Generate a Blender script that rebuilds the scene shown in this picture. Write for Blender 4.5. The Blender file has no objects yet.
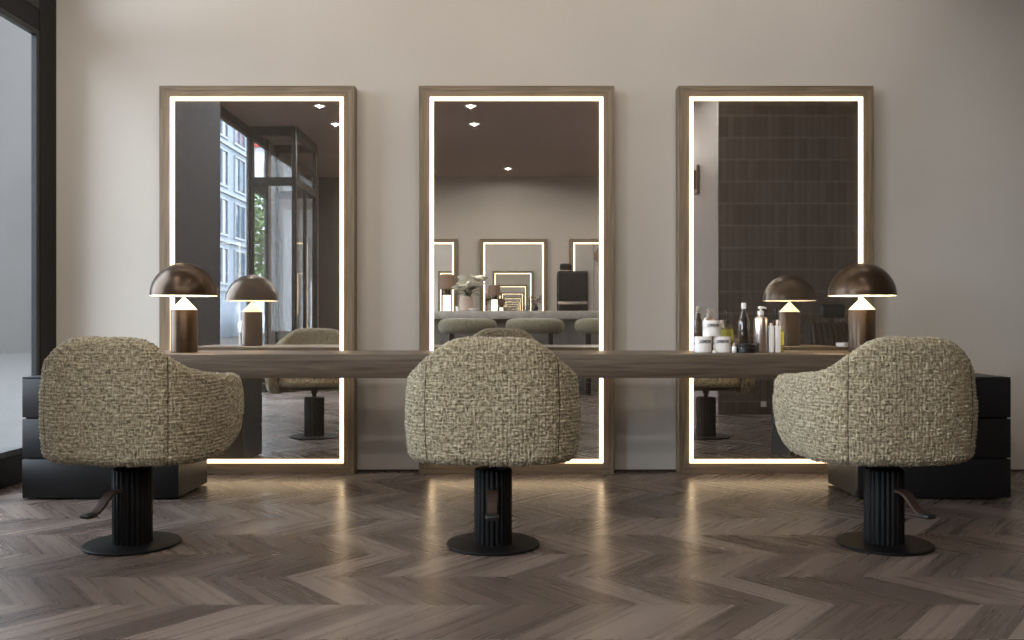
import bpy, bmesh, math, random
import numpy as np
from mathutils import Vector, Matrix

random.seed(7)
PI = math.pi
SC = bpy.context.scene
COL = SC.collection

# ------------------------------------------------------------------ materials
def new_mat(name):
    m = bpy.data.materials.new(name)
    m.use_nodes = True
    nt = m.node_tree
    for n in list(nt.nodes):
        nt.nodes.remove(n)
    out = nt.nodes.new('ShaderNodeOutputMaterial')
    return m, nt, out

def bsdf(nt, out, color=(.5, .5, .5), rough=.5, metal=0., spec=.5, **kw):
    b = nt.nodes.new('ShaderNodeBsdfPrincipled')
    b.inputs['Base Color'].default_value = (*color, 1)
    b.inputs['Roughness'].default_value = rough
    b.inputs['Metallic'].default_value = metal
    b.inputs['Specular IOR Level'].default_value = spec
    for k, v in kw.items():
        b.inputs[k.replace('_', ' ')].default_value = v
    nt.links.new(b.outputs[0], out.inputs[0])
    return b

def noise_col(nt, b, c1, c2, scale, coord='Object', stretch=(1, 1, 1), detail=4, sock='Base Color', lo=.35, hi=.65):
    tc = nt.nodes.new('ShaderNodeTexCoord')
    mp = nt.nodes.new('ShaderNodeMapping')
    mp.inputs['Scale'].default_value = stretch
    ns = nt.nodes.new('ShaderNodeTexNoise')
    ns.inputs['Scale'].default_value = scale
    ns.inputs['Detail'].default_value = detail
    cr = nt.nodes.new('ShaderNodeValToRGB')
    cr.color_ramp.elements[0].position = lo
    cr.color_ramp.elements[1].position = hi
    cr.color_ramp.elements[0].color = (*c1, 1)
    cr.color_ramp.elements[1].color = (*c2, 1)
    nt.links.new(tc.outputs[coord], mp.inputs[0])
    nt.links.new(mp.outputs[0], ns.inputs['Vector'])
    nt.links.new(ns.outputs['Fac'], cr.inputs[0])
    if sock:
        nt.links.new(cr.outputs[0], b.inputs[sock])
    return ns, cr, mp

def bump(nt, b, height_sock, strength=.3, dist=.01):
    bp = nt.nodes.new('ShaderNodeBump')
    bp.inputs['Strength'].default_value = strength
    bp.inputs['Distance'].default_value = dist
    nt.links.new(height_sock, bp.inputs['Height'])
    nt.links.new(bp.outputs[0], b.inputs['Normal'])
    return bp

def plain(name, color, rough=.5, metal=0., spec=.5, var=.12, scale=6., bumpy=0., **kw):
    m, nt, out = new_mat(name)
    b = bsdf(nt, out, color, rough, metal, spec, **kw)
    c1 = tuple(c * (1 - var) for c in color)
    c2 = tuple(min(1, c * (1 + var)) for c in color)
    ns, cr, mp = noise_col(nt, b, c1, c2, scale)
    if bumpy:
        bump(nt, b, ns.outputs['Fac'], bumpy, .004)
    return m

def emit(name, color, strength):
    m, nt, out = new_mat(name)
    e = nt.nodes.new('ShaderNodeEmission')
    e.inputs[0].default_value = (*color, 1)
    e.inputs[1].default_value = strength
    nt.links.new(e.outputs[0], out.inputs[0])
    return m

def wood(name, dark, light, rough=.45, grain=1.0):
    """oak: grain runs along U (metres)"""
    m, nt, out = new_mat(name)
    b = bsdf(nt, out, light, rough, 0, .4)
    ns, cr, mp = noise_col(nt, b, dark, light, 4.0, 'UV', (.55 * grain, 16 * grain, 1), 7, 'Base Color', .3, .72)
    ns.inputs['Distortion'].default_value = .6
    tc = nt.nodes.new('ShaderNodeTexCoord')
    mp2 = nt.nodes.new('ShaderNodeMapping')
    mp2.inputs['Scale'].default_value = (3 * grain, 160 * grain, 1)
    n2 = nt.nodes.new('ShaderNodeTexNoise')
    n2.inputs['Scale'].default_value = 2.2
    n2.inputs['Detail'].default_value = 3
    nt.links.new(tc.outputs['UV'], mp2.inputs[0])
    nt.links.new(mp2.outputs[0], n2.inputs['Vector'])
    mx = nt.nodes.new('ShaderNodeMixRGB')
    mx.blend_type = 'MULTIPLY'
    mx.inputs[0].default_value = .55
    r2 = nt.nodes.new('ShaderNodeValToRGB')
    r2.color_ramp.elements[0].position = .3
    r2.color_ramp.elements[0].color = (.45, .42, .4, 1)
    r2.color_ramp.elements[1].position = .6
    nt.links.new(n2.outputs['Fac'], r2.inputs[0])
    nt.links.new(cr.outputs[0], mx.inputs[1])
    nt.links.new(r2.outputs[0], mx.inputs[2])
    nt.links.new(mx.outputs[0], b.inputs['Base Color'])
    bump(nt, b, n2.outputs['Fac'], .15, .003)
    return m

def glass_mat(name, tint=(.95, .97, .98), f0=.035, rough=0.0):
    """clear sheet glass: transparent with a mirror coat that grows at grazing angles"""
    m, nt, out = new_mat(name)
    tr = nt.nodes.new('ShaderNodeBsdfTransparent')
    tr.inputs[0].default_value = (*tint, 1)
    gl = nt.nodes.new('ShaderNodeBsdfGlossy')
    gl.inputs['Roughness'].default_value = rough
    lw = nt.nodes.new('ShaderNodeLayerWeight')
    lw.inputs[0].default_value = .5
    pw = nt.nodes.new('ShaderNodeMath'); pw.operation = 'POWER'; pw.inputs[1].default_value = 5
    mu = nt.nodes.new('ShaderNodeMath'); mu.operation = 'MULTIPLY_ADD'
    mu.inputs[1].default_value = .5
    mu.inputs[2].default_value = f0
    mx = nt.nodes.new('ShaderNodeMixShader')
    nt.links.new(lw.outputs['Facing'], pw.inputs[0])
    nt.links.new(pw.outputs[0], mu.inputs[0])
    nt.links.new(mu.outputs[0], mx.inputs[0])
    nt.links.new(tr.outputs[0], mx.inputs[1])
    nt.links.new(gl.outputs[0], mx.inputs[2])
    nt.links.new(mx.outputs[0], out.inputs[0])
    return m

def mirror_mat(name):
    m, nt, out = new_mat(name)
    gl = nt.nodes.new('ShaderNodeBsdfGlossy')
    gl.inputs[0].default_value = (.86, .87, .87, 1)
    gl.inputs['Roughness'].default_value = 0.0
    df = nt.nodes.new('ShaderNodeBsdfDiffuse')
    df.inputs[0].default_value = (.95, .82, .66, 1)
    mx = nt.nodes.new('ShaderNodeMixShader')
    mx.inputs[0].default_value = .038  # slight warm diffuse haze, added to imitate glow around the light strips
    nt.links.new(gl.outputs[0], mx.inputs[1])
    nt.links.new(df.outputs[0], mx.inputs[2])
    nt.links.new(mx.outputs[0], out.inputs[0])
    return m

def M2(nt, op, a, b=None, c=None):
    n = nt.nodes.new('ShaderNodeMath')
    n.operation = op
    for i, v in enumerate((a, b, c)):
        if v is None:
            continue
        if isinstance(v, (int, float)):
            n.inputs[i].default_value = v
        else:
            nt.links.new(v, n.inputs[i])
    return n.outputs[0]

def floor_mat():
    m, nt, out = new_mat('chevron_oak_floor')
    b = bsdf(nt, out, (.18, .14, .115), .3, 0, .32)
    tc = nt.nodes.new('ShaderNodeTexCoord')
    sp = nt.nodes.new('ShaderNodeSeparateXYZ')
    nt.links.new(tc.outputs['Object'], sp.inputs[0])
    x, y = sp.outputs[0], sp.outputs[1]
    BAND, KS, BW = .33, .82, .165
    by = M2(nt, 'DIVIDE', M2(nt, 'ADD', y, 2.58 + 33 * BAND * 2), BAND)
    bi = M2(nt, 'FLOOR', by)
    f = M2(nt, 'SUBTRACT', by, bi)
    par = M2(nt, 'MODULO', bi, 2.0)
    sg = M2(nt, 'MULTIPLY_ADD', par, -2.0, 1.0)       # even bands: x grows as y falls
    fm = M2(nt, 'SUBTRACT', f, .5)
    u = M2(nt, 'ADD', x, M2(nt, 'MULTIPLY', sg, M2(nt, 'MULTIPLY', fm, BAND * KS)))
    ub = M2(nt, 'DIVIDE', M2(nt, 'ADD', u, 40), BW)
    ui = M2(nt, 'FLOOR', ub)
    uf = M2(nt, 'SUBTRACT', ub, ui)
    cb = nt.nodes.new('ShaderNodeCombineXYZ')
    nt.links.new(ui, cb.inputs[0]); nt.links.new(bi, cb.inputs[1])
    wn = nt.nodes.new('ShaderNodeTexWhiteNoise'); wn.noise_dimensions = '3D'
    nt.links.new(cb.outputs[0], wn.inputs['Vector'])
    # grain coordinates: across board = u ; along board = y
    cg = nt.nodes.new('ShaderNodeCombineXYZ')
    nt.links.new(M2(nt, 'MULTIPLY', u, 24.0), cg.inputs[0])
    nt.links.new(M2(nt, 'MULTIPLY_ADD', y, 1.1, M2(nt, 'MULTIPLY', wn.outputs['Value'], 37.0)), cg.inputs[1])
    nt.links.new(M2(nt, 'MULTIPLY', wn.outputs['Value'], 91.0), cg.inputs[2])
    ns = nt.nodes.new('ShaderNodeTexNoise')
    ns.inputs['Scale'].default_value = 1.0
    ns.inputs['Detail'].default_value = 7
    ns.inputs['Roughness'].default_value = .62
    ns.inputs['Distortion'].default_value = .15
    nt.links.new(cg.outputs[0], ns.inputs['Vector'])
    tone = M2(nt, 'MULTIPLY_ADD', wn.outputs['Value'], .52, M2(nt, 'MULTIPLY_ADD', ns.outputs['Fac'], .70, .03))
    cr = nt.nodes.new('ShaderNodeValToRGB')
    e = cr.color_ramp.elements
    e[0].position = .12; e[0].color = (.040, .030, .026, 1)
    e[1].position = 1.0; e[1].color = (.215, .172, .146, 1)
    k = e.new(.58); k.color = (.112, .086, .073, 1)
    nt.links.new(tone, cr.inputs[0])
    # joints
    d1 = M2(nt, 'MINIMUM', uf, M2(nt, 'SUBTRACT', 1.0, uf))
    d2 = M2(nt, 'MINIMUM', f, M2(nt, 'SUBTRACT', 1.0, f))
    g = M2(nt, 'MAXIMUM', M2(nt, 'LESS_THAN', d1, .009), M2(nt, 'LESS_THAN', d2, .005))
    mx = nt.nodes.new('ShaderNodeMixRGB')
    nt.links.new(M2(nt, 'MULTIPLY', g, .65), mx.inputs[0])
    nt.links.new(cr.outputs[0], mx.inputs[1])
    mx.inputs[2].default_value = (.04, .03, .025, 1)
    nt.links.new(mx.outputs[0], b.inputs['Base Color'])
    nt.links.new(M2(nt, 'MULTIPLY_ADD', ns.outputs['Fac'], .16, .2), b.inputs['Roughness'])
    hgt = M2(nt, 'SUBTRACT', M2(nt, 'MULTIPLY', ns.outputs['Fac'], .25), g)
    bump(nt, b, hgt, .12, .002)
    return m

def tile_mat():
    m, nt, out = new_mat('dark_ribbed_tile')
    b = bsdf(nt, out, (.05, .042, .038), .3, 0, .5)
    tc = nt.nodes.new('ShaderNodeTexCoord')
    sp = nt.nodes.new('ShaderNodeSeparateXYZ')
    nt.links.new(tc.outputs['Object'], sp.inputs[0])
    x = M2(nt, 'DIVIDE', M2(nt, 'ADD', sp.outputs[0], 30), .066)
    z = M2(nt, 'DIVIDE', M2(nt, 'ADD', sp.outputs[2], .09), .221)
    xi = M2(nt, 'FLOOR', x); zi = M2(nt, 'FLOOR', z)
    xf = M2(nt, 'SUBTRACT', x, xi); zf = M2(nt, 'SUBTRACT', z, zi)
    cb = nt.nodes.new('ShaderNodeCombineXYZ')
    nt.links.new(xi, cb.inputs[0]); nt.links.new(zi, cb.inputs[1])
    wn = nt.nodes.new('ShaderNodeTexWhiteNoise')
    nt.links.new(cb.outputs[0], wn.inputs['Vector'])
    cr = nt.nodes.new('ShaderNodeValToRGB')
    cr.color_ramp.elements[0].color = (.076, .060, .054, 1)
    cr.color_ramp.elements[1].color = (.112, .091, .083, 1)
    nt.links.new(wn.outputs['Value'], cr.inputs[0])
    d1 = M2(nt, 'MINIMUM', xf, M2(nt, 'SUBTRACT', 1.0, xf))
    d2 = M2(nt, 'MINIMUM', zf, M2(nt, 'SUBTRACT', 1.0, zf))
    gz = M2(nt, 'LESS_THAN', d2, .03)
    gx = M2(nt, 'LESS_THAN', d1, .06)
    mx = nt.nodes.new('ShaderNodeMixRGB')
    nt.links.new(M2(nt, 'MULTIPLY', gz, .8), mx.inputs[0])
    nt.links.new(cr.outputs[0], mx.inputs[1])
    mx.inputs[2].default_value = (.19, .165, .15, 1)
    mx2 = nt.nodes.new('ShaderNodeMixRGB')
    nt.links.new(M2(nt, 'MULTIPLY', gx, .6), mx2.inputs[0])
    nt.links.new(mx.outputs[0], mx2.inputs[1])
    mx2.inputs[2].default_value = (.05, .041, .038, 1)
    nt.links.new(mx2.outputs[0], b.inputs['Base Color'])
    h = M2(nt, 'MULTIPLY', M2(nt, 'SINE', M2(nt, 'MULTIPLY', xf, PI)), M2(nt, 'SUBTRACT', 1.0, gz))
    bump(nt, b, h, .3, .004)
    return m

def fabric_mat(name, c_lo, c_mid, c_hi, uvscale=1.0, bstr=.9):
    m, nt, out = new_mat(name)
    b = bsdf(nt, out, c_mid, .95, 0, .15)
    b.inputs['Sheen Weight'].default_value = .25
    b.inputs['Sheen Roughness'].default_value = .5
    tc = nt.nodes.new('ShaderNodeTexCoord')
    outs = []
    for st, sc in (((150, 40, 1), 1.0), ((40, 150, 1), 1.0)):
        mp = nt.nodes.new('ShaderNodeMapping')
        mp.inputs['Scale'].default_value = tuple(s * uvscale for s in st)
        ns = nt.nodes.new('ShaderNodeTexNoise')
        ns.inputs['Scale'].default_value = sc
        ns.inputs['Detail'].default_value = 2
        nt.links.new(tc.outputs['UV'], mp.inputs[0])
        nt.links.new(mp.outputs[0], ns.inputs['Vector'])
        outs.append(ns.outputs['Fac'])
    v = M2(nt, 'MAXIMUM', outs[0], outs[1])
    cr = nt.nodes.new('ShaderNodeValToRGB')
    e = cr.color_ramp.elements
    e[0].position = .40; e[0].color = (*c_lo, 1)
    e[1].position = .74; e[1].color = (*c_hi, 1)
    k = e.new(.56); k.color = (*c_mid, 1)
    nt.links.new(v, cr.inputs[0])
    nt.links.new(cr.outputs[0], b.inputs['Base Color'])
    bump(nt, b, v, bstr, .006)
    return m

MAT = {}
MAT['wall'] = plain('warm_plaster', (.555, .525, .485), .9, 0, .2, .03, 1.3)
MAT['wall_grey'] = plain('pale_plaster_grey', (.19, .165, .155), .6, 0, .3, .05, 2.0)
MAT['wall_dark'] = plain('slate_paint', (.032, .039, .055), .8, 0, .1, .05, 1.5)
MAT['wall_black'] = plain('dark_rear_wall', (.055, .052, .052), .7, 0, .3, .06, 1.5)  # darker tone for the left stretch of the rear wall
MAT['ceiling'] = plain('brown_ceiling', (.33, .255, .245), .85, 0, .2, .04, 1.0)
MAT['floor'] = floor_mat()
MAT['tile'] = tile_mat()
MAT['frame_black'] = plain('black_aluminium', (.004, .0043, .0048), .45, .0, .25, .1, 3)
MAT['oak'] = wood('smoked_oak', (.125, .094, .062), (.29, .228, .155))
MAT['oak_desk'] = wood('smoked_oak_worktop', (.078, .060, .045), (.185, .145, .108), .42)
MAT['led'] = emit('warm_light_strip', (1.0, .73, .44), 5.6)
MAT['mirror'] = mirror_mat('silvered_glass')
MAT['black_mat'] = plain('black_lacquer', (.010, .010, .011), .42, 0, .3, .08, 4)
MAT['black_gap'] = plain('black_recess', (.006, .006, .006), .8, 0, .2)
MAT['black_metal'] = plain('black_powder_coat', (.0048, .005, .0052), .5, .0, .14, .1, 12)
MAT['tweed'] = fabric_mat('olive_beige_tweed', (.098, .082, .050), (.325, .282, .19), (.54, .485, .355))
MAT['tweed_plain'] = fabric_mat('sage_upholstery', (.09, .082, .055), (.16, .146, .102), (.22, .20, .145), .8, .3)
MAT['thread'] = plain('dark_seam_thread', (.06, .05, .035), .9, 0, .1)
MAT['pedal_brown'] = plain('brown_pedal_steel', (.06, .037, .028), .42, .3, .5, .15, 20)
MAT['bronze'] = plain('dark_bronze', (.062, .038, .022), .31, .6, .5, .08, 8)
MAT['lamp_white'] = plain('white_lamp_enamel', (.86, .83, .76), .5, 0, .4, .02, 5)
MAT['bulb'] = emit('warm_bulb_glow', (1.0, .74, .44), 200.0)
MAT['downlight'] = emit('downlight_lens', (1.0, .9, .78), 9.0)
MAT['glass'] = glass_mat('clear_sheet_glass')
MAT['white_plastic'] = plain('white_plastic', (.88, .87, .86), .4, 0, .5, .02, 10)
MAT['white_label'] = plain('white_label_paper', (.88, .87, .86), .6, 0, .3, .02, 10)
MAT['black_plastic'] = plain('black_plastic', (.012, .012, .013), .3, 0, .5, .1, 10)
MAT['black_ink'] = plain('black_ink', (.012, .011, .011), .7, 0, .2, .1, 30)
MAT['silver'] = plain('satin_rose_silver', (.60, .53, .50), .28, .9, .5, .05, 10)
MAT['chrome'] = plain('polished_chrome', (.75, .75, .76), .12, 1., .5, .03, 10)
MAT['amber'] = plain('dark_amber_liquid', (.028, .014, .008), .08, 0, .6, .1, 20)
MAT['bottle_glass'] = glass_mat('clear_bottle_glass', (.96, .97, .96), .08)
MAT['yellow'] = plain('lime_yellow_label', (.50, .52, .05), .4, 0, .4, .06, 15)
MAT['leather'] = plain('black_leather', (.004, .004, .0045), .45, 0, .2, .2, 25, .15)
MAT['stone'] = plain('grey_stone_counter', (.38, .355, .325), .5, 0, .4, .14, 9)
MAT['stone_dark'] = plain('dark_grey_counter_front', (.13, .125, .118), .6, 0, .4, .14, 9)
MAT['shade_brown'] = plain('brown_linen_shade', (.20, .135, .10), .9, 0, .1, .06, 40)
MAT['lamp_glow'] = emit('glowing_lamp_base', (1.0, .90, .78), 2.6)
MAT['petal'] = plain('white_petals', (.82, .80, .72), .7, 0, .3, .05, 20)
MAT['leaf'] = plain('green_leaves', (.05, .085, .03), .55, 0, .4, .3, 15)
MAT['pot'] = plain('beige_ceramic', (.46, .36, .30), .5, 0, .4, .06, 10)
MAT['sconce'] = plain('brown_sconce_wood', (.12, .075, .05), .5, 0, .4, .15, 15)
MAT['towel'] = plain('white_towel_cotton', (.72, .71, .71), .95, 0, .1, .04, 30)
MAT['outlet'] = plain('white_outlet_plastic', (.75, .74, .72), .4, 0, .5, .02, 10)
MAT['facade_blue'] = plain('pale_blue_grey_render', (.135, .155, .18), .9, 0, .2, .06, .6)
MAT['facade_white'] = plain('white_render', (.5, .5, .5), .9, 0, .2, .04, .5)
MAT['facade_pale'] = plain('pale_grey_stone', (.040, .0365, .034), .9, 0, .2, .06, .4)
MAT['sill'] = plain('light_stone_sill', (.17, .183, .195), .9, 0, .2, .05, 1)
MAT['win_blue'] = plain('dark_blue_glazing', (.018, .040, .07), .15, 0, .6, .3, .9)
MAT['red'] = plain('red_roof_fascia', (.55, .045, .03), .6, 0, .3, .08, 2)
MAT['street'] = plain('grey_asphalt', (.036, .034, .032), .9, 0, .2, .12, 3)
MAT['bark'] = plain('tree_bark', (.09, .065, .045), .9, 0, .2, .25, 8)
MAT['tree_leaf'] = plain('tree_leaves', (.075, .12, .035), .6, 0, .3, .4, 1.2)
MAT['car_white'] = plain('white_car_paint', (.82, .83, .84), .25, 0, .5, .02, 4)
MAT['car_glass'] = plain('dark_car_glass', (.02, .024, .028), .08, 0, .6, .1, 4)
MAT['rubber'] = plain('black_rubber', (.015, .015, .015), .8, 0, .3, .1, 10)

# ------------------------------------------------------------------ mesh helpers
class MB:
    def __init__(self):
        self.bm = bmesh.new()
        self.uv = self.bm.loops.layers.uv.new('UVMap')

    def _uv(self, faces, axis):
        o = [a for a in range(3) if a != axis]
        for f in faces:
            n = f.normal
            for l in f.loops:
                c = l.vert.co
                if abs(n[axis]) > .8:
                    l[self.uv].uv = (c[o[0]] * .15, c[o[1]])
                elif abs(n[o[0]]) > abs(n[o[1]]):
                    l[self.uv].uv = (c[axis], c[o[1]] + 7.3)
                else:
                    l[self.uv].uv = (c[axis], c[o[0]] + 3.1)

    def box(self, x0, x1, y0, y1, z0, z1, bev=0., seg=2, axis=0):
        r = bmesh.ops.create_cube(self.bm, size=1.0)
        vs = r['verts']
        for v in vs:
            v.co = Vector(((x0 + x1) / 2 + v.co.x * (x1 - x0), (y0 + y1) / 2 + v.co.y * (y1 - y0), (z0 + z1) / 2 + v.co.z * (z1 - z0)))
        fs = set(f for v in vs for f in v.link_faces)
        if bev > 0:
            es = list(set(e for v in vs for e in v.link_edges))
            rb = bmesh.ops.bevel(self.bm, geom=es, offset=bev, segments=seg, affect='EDGES', profile=.5)
            fs = set(rb['faces']) | set(f for v in rb['verts'] for f in v.link_faces)
        fs = [f for f in fs if f.is_valid]
        for f in fs:
            f.normal_update()
        self._uv(fs, axis)
        return self

    def lathe(self, prof, n=48, c=(0, 0), cap=True, axis_pt=0):
        """prof: list of (r, z) bottom to top around vertical axis at c"""
        rings = []
        for r, z in prof:
            if r < 1e-6:
                rings.append([self.bm.verts.new((c[0], c[1], z))])
            else:
                rings.append([self.bm.verts.new((c[0] + r * math.cos(2 * PI * i / n), c[1] + r * math.sin(2 * PI * i / n), z)) for i in range(n)])
        for a, b in zip(rings[:-1], rings[1:]):
            for i in range(n):
                j = (i + 1) % n
                vs = []
                for q in (a[i % len(a)], a[j % len(a)], b[j % len(b)], b[i % len(b)]):
                    if q not in vs:
                        vs.append(q)
                if len(vs) >= 3:
                    try:
                        self.bm.faces.new(vs)
                    except ValueError:
                        pass
        if cap:
            for rg, flip in ((rings[0], True), (rings[-1], False)):
                if len(rg) > 2:
                    self.bm.faces.new(list(reversed(rg)) if flip else rg)
        return self

    def tube(self, pts, r, n=12, cap=True):
        pts = [Vector(p) for p in pts]
        rings = []
        up = Vector((0, 0, 1))
        for i, p in enumerate(pts):
            d = (pts[min(i + 1, len(pts) - 1)] - pts[max(i - 1, 0)]).normalized()
            a = d.cross(up)
            if a.length < 1e-3:
                a = d.cross(Vector((1, 0, 0)))
            a.normalize()
            b = a.cross(d).normalized()
            rr = r[i] if isinstance(r, (list, tuple)) else r
            rings.append([self.bm.verts.new(p + a * rr * math.cos(2 * PI * k / n) + b * rr * math.sin(2 * PI * k / n)) for k in range(n)])
        for A, B in zip(rings[:-1], rings[1:]):
            for k in range(n):
                self.bm.faces.new((A[k], A[(k + 1) % n], B[(k + 1) % n], B[k]))
        if cap:
            self.bm.faces.new(list(reversed(rings[0])))
            self.bm.faces.new(rings[-1])
        return self

    def loft(self, rings, cap=True):
        R = [[self.bm.verts.new(p) for p in rg] for rg in rings]
        n = len(R[0])
        for A, B in zip(R[:-1], R[1:]):
            for k in range(n):
                self.bm.faces.new((A[k], A[(k + 1) % n], B[(k + 1) % n], B[k]))
        if cap:
            self.bm.faces.new(list(reversed(R[0])))
            self.bm.faces.new(R[-1])
        return self

    def prism(self, poly, axis, a0, a1):
        """poly of 2D points extruded along axis (0,1,2) from a0 to a1"""
        o = [a for a in range(3) if a != axis]
        def P(p, a):
            v = [0, 0, 0]
            v[o[0]], v[o[1]], v[axis] = p[0], p[1], a
            return v
        A = [self.bm.verts.new(P(p, a0)) for p in poly]
        B = [self.bm.verts.new(P(p, a1)) for p in poly]
        n = len(poly)
        fs = [self.bm.faces.new(A), self.bm.faces.new(list(reversed(B)))]
        for k in range(n):
            fs.append(self.bm.faces.new((A[k], B[k], B[(k + 1) % n], A[(k + 1) % n])))
        return self

    def build(self, name, mat, parent=None, smooth=None, loc=None, rot=None):
        bmesh.ops.recalc_face_normals(self.bm, faces=self.bm.faces[:])
        me = bpy.data.meshes.new(name)
        self.bm.to_mesh(me)
        self.bm.free()
        if smooth is not None:
            me.polygons.foreach_set('use_smooth', [True] * len(me.polygons))
            me.set_sharp_from_angle(angle=math.radians(smooth))
        me.materials.append(mat)
        o = bpy.data.objects.new(name, me)
        COL.objects.link(o)
        if parent is not None:
            o.parent = parent
        if loc is not None:
            o.location = loc
        if rot is not None:
            o.rotation_euler = rot
        return o

def tag(o, label, cat, group=None):
    o['label'] = label
    o['category'] = cat
    if group:
        o['group'] = group
    return o

def struct(o):
    o['kind'] = 'structure'
    return o

def thing(name, label, cat, loc=(0, 0, 0), rz=0., group=None):
    o = bpy.data.objects.new(name, None)
    COL.objects.link(o)
    o.empty_display_size = .1
    o.location = loc
    o.rotation_euler = (0, 0, rz)
    return tag(o, label, cat, group)

def dup(root, loc, rz, label, group=None):
    def cp(o, parent):
        c = o.copy()
        COL.objects.link(c)
        if parent is not None:
            c.parent = parent
        for ch in list(o.children):
            cp(ch, c)
        return c
    r = cp(root, None)
    r.location = loc
    r.rotation_euler = (0, 0, rz)
    r['label'] = label
    if group:
        r['group'] = group
    return r

# ------------------------------------------------------------------ room shell
CEIL = 3.5
XL = -2.882          # near left wall
XL2 = -3.478         # set-back left wall further down the room
XR = 5.6
YW = .09             # mirror wall face
YR = -10.67          # opposite wall face

struct(MB().box(XL - .7, XR + .2, YR - .2, YW + .2, -.12, 0).build('floor', MAT['floor']))
struct(MB().box(XL - .75, XR + .2, YR - .2, YW + .2, CEIL, CEIL + .15).build('ceiling', MAT['ceiling']))
struct(MB().box(XL - .1, XR, YW, YW + .15, 0, CEIL).build('wall_front', MAT['wall']))
struct(MB().box(-2.55, XR, YR - .15, YR, 0, CEIL).build('wall_rear', MAT['wall']))
struct(MB().box(XL - .75, -2.55, YR - .15, YR + .03, 0, CEIL).build('wall_rear_left', MAT['wall_black']))
struct(MB().box(XR, XR + .15, YR, YW, 0, CEIL).build('wall_right', MAT['wall']))
# dark pier on the left between the two glazed stretches
struct(MB().box(XL2 - .1, XL, -3.29, -1.85, 0, CEIL).build('wall_left', MAT['wall_dark']))
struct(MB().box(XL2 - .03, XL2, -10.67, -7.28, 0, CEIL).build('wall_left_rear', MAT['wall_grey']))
# tiled partition and the plastered wall behind it
struct(MB().box(2.047, XR, -3.60, -3.54, 0, CEIL).build('wall_partition', MAT['tile']))
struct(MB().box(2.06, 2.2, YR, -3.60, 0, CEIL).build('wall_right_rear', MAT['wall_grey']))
struct(MB().box(XL, XR, YW - .006, YW - .0005, .0005, .014).build('wall_foot_shadow', MAT['pedal_brown']))  # dark strip put in as the contact shadow at the wall foot

def window_run(name, x, segs, z_rail=.17, thick=.045, trans=(2.70, 2.83), clear=()):
    """glazed run in the plane x (room side face), segs = list of mullion y ranges"""
    ys = sorted(segs)
    y0, y1 = ys[0][0], ys[-1][1]
    f = MB()
    for a, b in ys:
        f.box(x - thick, x, a, b, 0, CEIL - .001, .004, 1, 2)
    f2 = struct(f.build(name, MAT['frame_black']))
    r = MB()
    for (a0, b0), (a1, b1) in zip(ys[:-1], ys[1:]):
        r.box(x - thick + .005, x - .01, b0, a1, .0, z_rail, .006, 1, 1)
        if a1 not in clear:
            r.box(x - thick + .005, x - .005, b0, a1, trans[0], trans[1], .006, 1, 1)
        r.box(x - thick + .005, x - .01, b0, a1, CEIL - .12, CEIL - .002, .004, 1, 1)
    r.build('window_rail', MAT['frame_black'], f2)
    s = MB()
    for (a0, b0), (a1, b1) in zip(ys[:-1], ys[1:]):
        for z0, z1 in (((z_rail, CEIL - .12),) if a1 in clear else ((z_rail, trans[0]), (trans[1], CEIL - .12))):
            # slim sash around each pane
            w = .035
            s.box(x - .034, x - .004, b0 + .006, b0 + .006 + w, z0, z1)
            s.box(x - .034, x - .004, a1 - .006 - w, a1 - .006, z0, z1)
            s.box(x - .034, x - .004, b0 + .04, a1 - .04, z0, z0 + w)
            s.box(x - .034, x - .004, b0 + .04, a1 - .04, z1 - w, z1)
    s.build('window_sash', plain_cache('sash_grey', (.014, .0145, .016), .35), f2)
    g = MB()
    for (a0, b0), (a1, b1) in zip(ys[:-1], ys[1:]):
        for z0, z1 in (((z_rail, CEIL - .12),) if a1 in clear else ((z_rail, trans[0]), (trans[1], CEIL - .12))):
            g.box(x - .022, x - .016, b0 + .03, a1 - .03, z0 + .02, z1 - .02)
    g.build('window_pane', MAT['glass'], f2)
    return f2

_pc = {}
def plain_cache(name, c, r):
    if name not in _pc:
        _pc[name] = plain(name, c, r)
    return _pc[name]

window_run('window_1', XL, [(-.105, YW - .001), (-1.85, -1.77)])
window_run('window_2', XL2, [(-3.40, -3.30), (-6.44, -6.37), (-7.28, -7.24)], clear=(-3.40,))
# glass entrance lobby
d = MB()
xa, xb = XL2 + .001, -2.87
for x0, x1, y0, y1 in ((xb - .06, xb, -6.43, -6.37), (xb - .06, xb, -7.70, -7.62), (xa, xa + .05, -7.70, -7.62), (xa, xa + .045, -6.43, -6.37)):
    d.box(x0, x1, y0, y1, 0, CEIL - .001, .004, 1, 2)
for y0, y1 in ((-6.43, -6.37), (-7.70, -7.64)):
    for z0, z1 in ((0, .12), (2.72, 2.83), (CEIL - .12, CEIL - .002)):
        d.box(xa + .045, xb - .06, y0, y1, z0, z1, 0, 1, 0)
for z0, z1 in ((0, .12), (2.72, 2.83), (CEIL - .12, CEIL - .002)):
    d.box(xb - .06, xb, -7.62, -6.43, z0, z1, 0, 1, 1)
d.box(xb - .05, xb - .01, -7.05, -6.97, .12, 2.72, 0, 1, 2)
lob = struct(d.build('door_1', MAT['frame_black']))
g = MB()
for z0, z1 in ((.12, 2.72), (2.83, CEIL - .12)):
    g.box(xa + .045, xb - .06, -6.403, -6.397, z0, z1)
    g.box(xa + .045, xb - .06, -7.673, -7.667, z0, z1)
    g.box(xb - .034, xb - .028, -7.62, -6.43, z0, z1)
g.build('door_pane', MAT['glass'], lob)
MB().tube([(xb + .04, -7.12, .8), (xb + .04, -7.12, 1.5)], .012).box(xb - .01, xb + .04, -7.128, -7.112, .9, .92).box(xb - .01, xb + .04, -7.128, -7.112, 1.38, 1.40).build('door_handle', MAT['chrome'], lob, 40)

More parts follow.
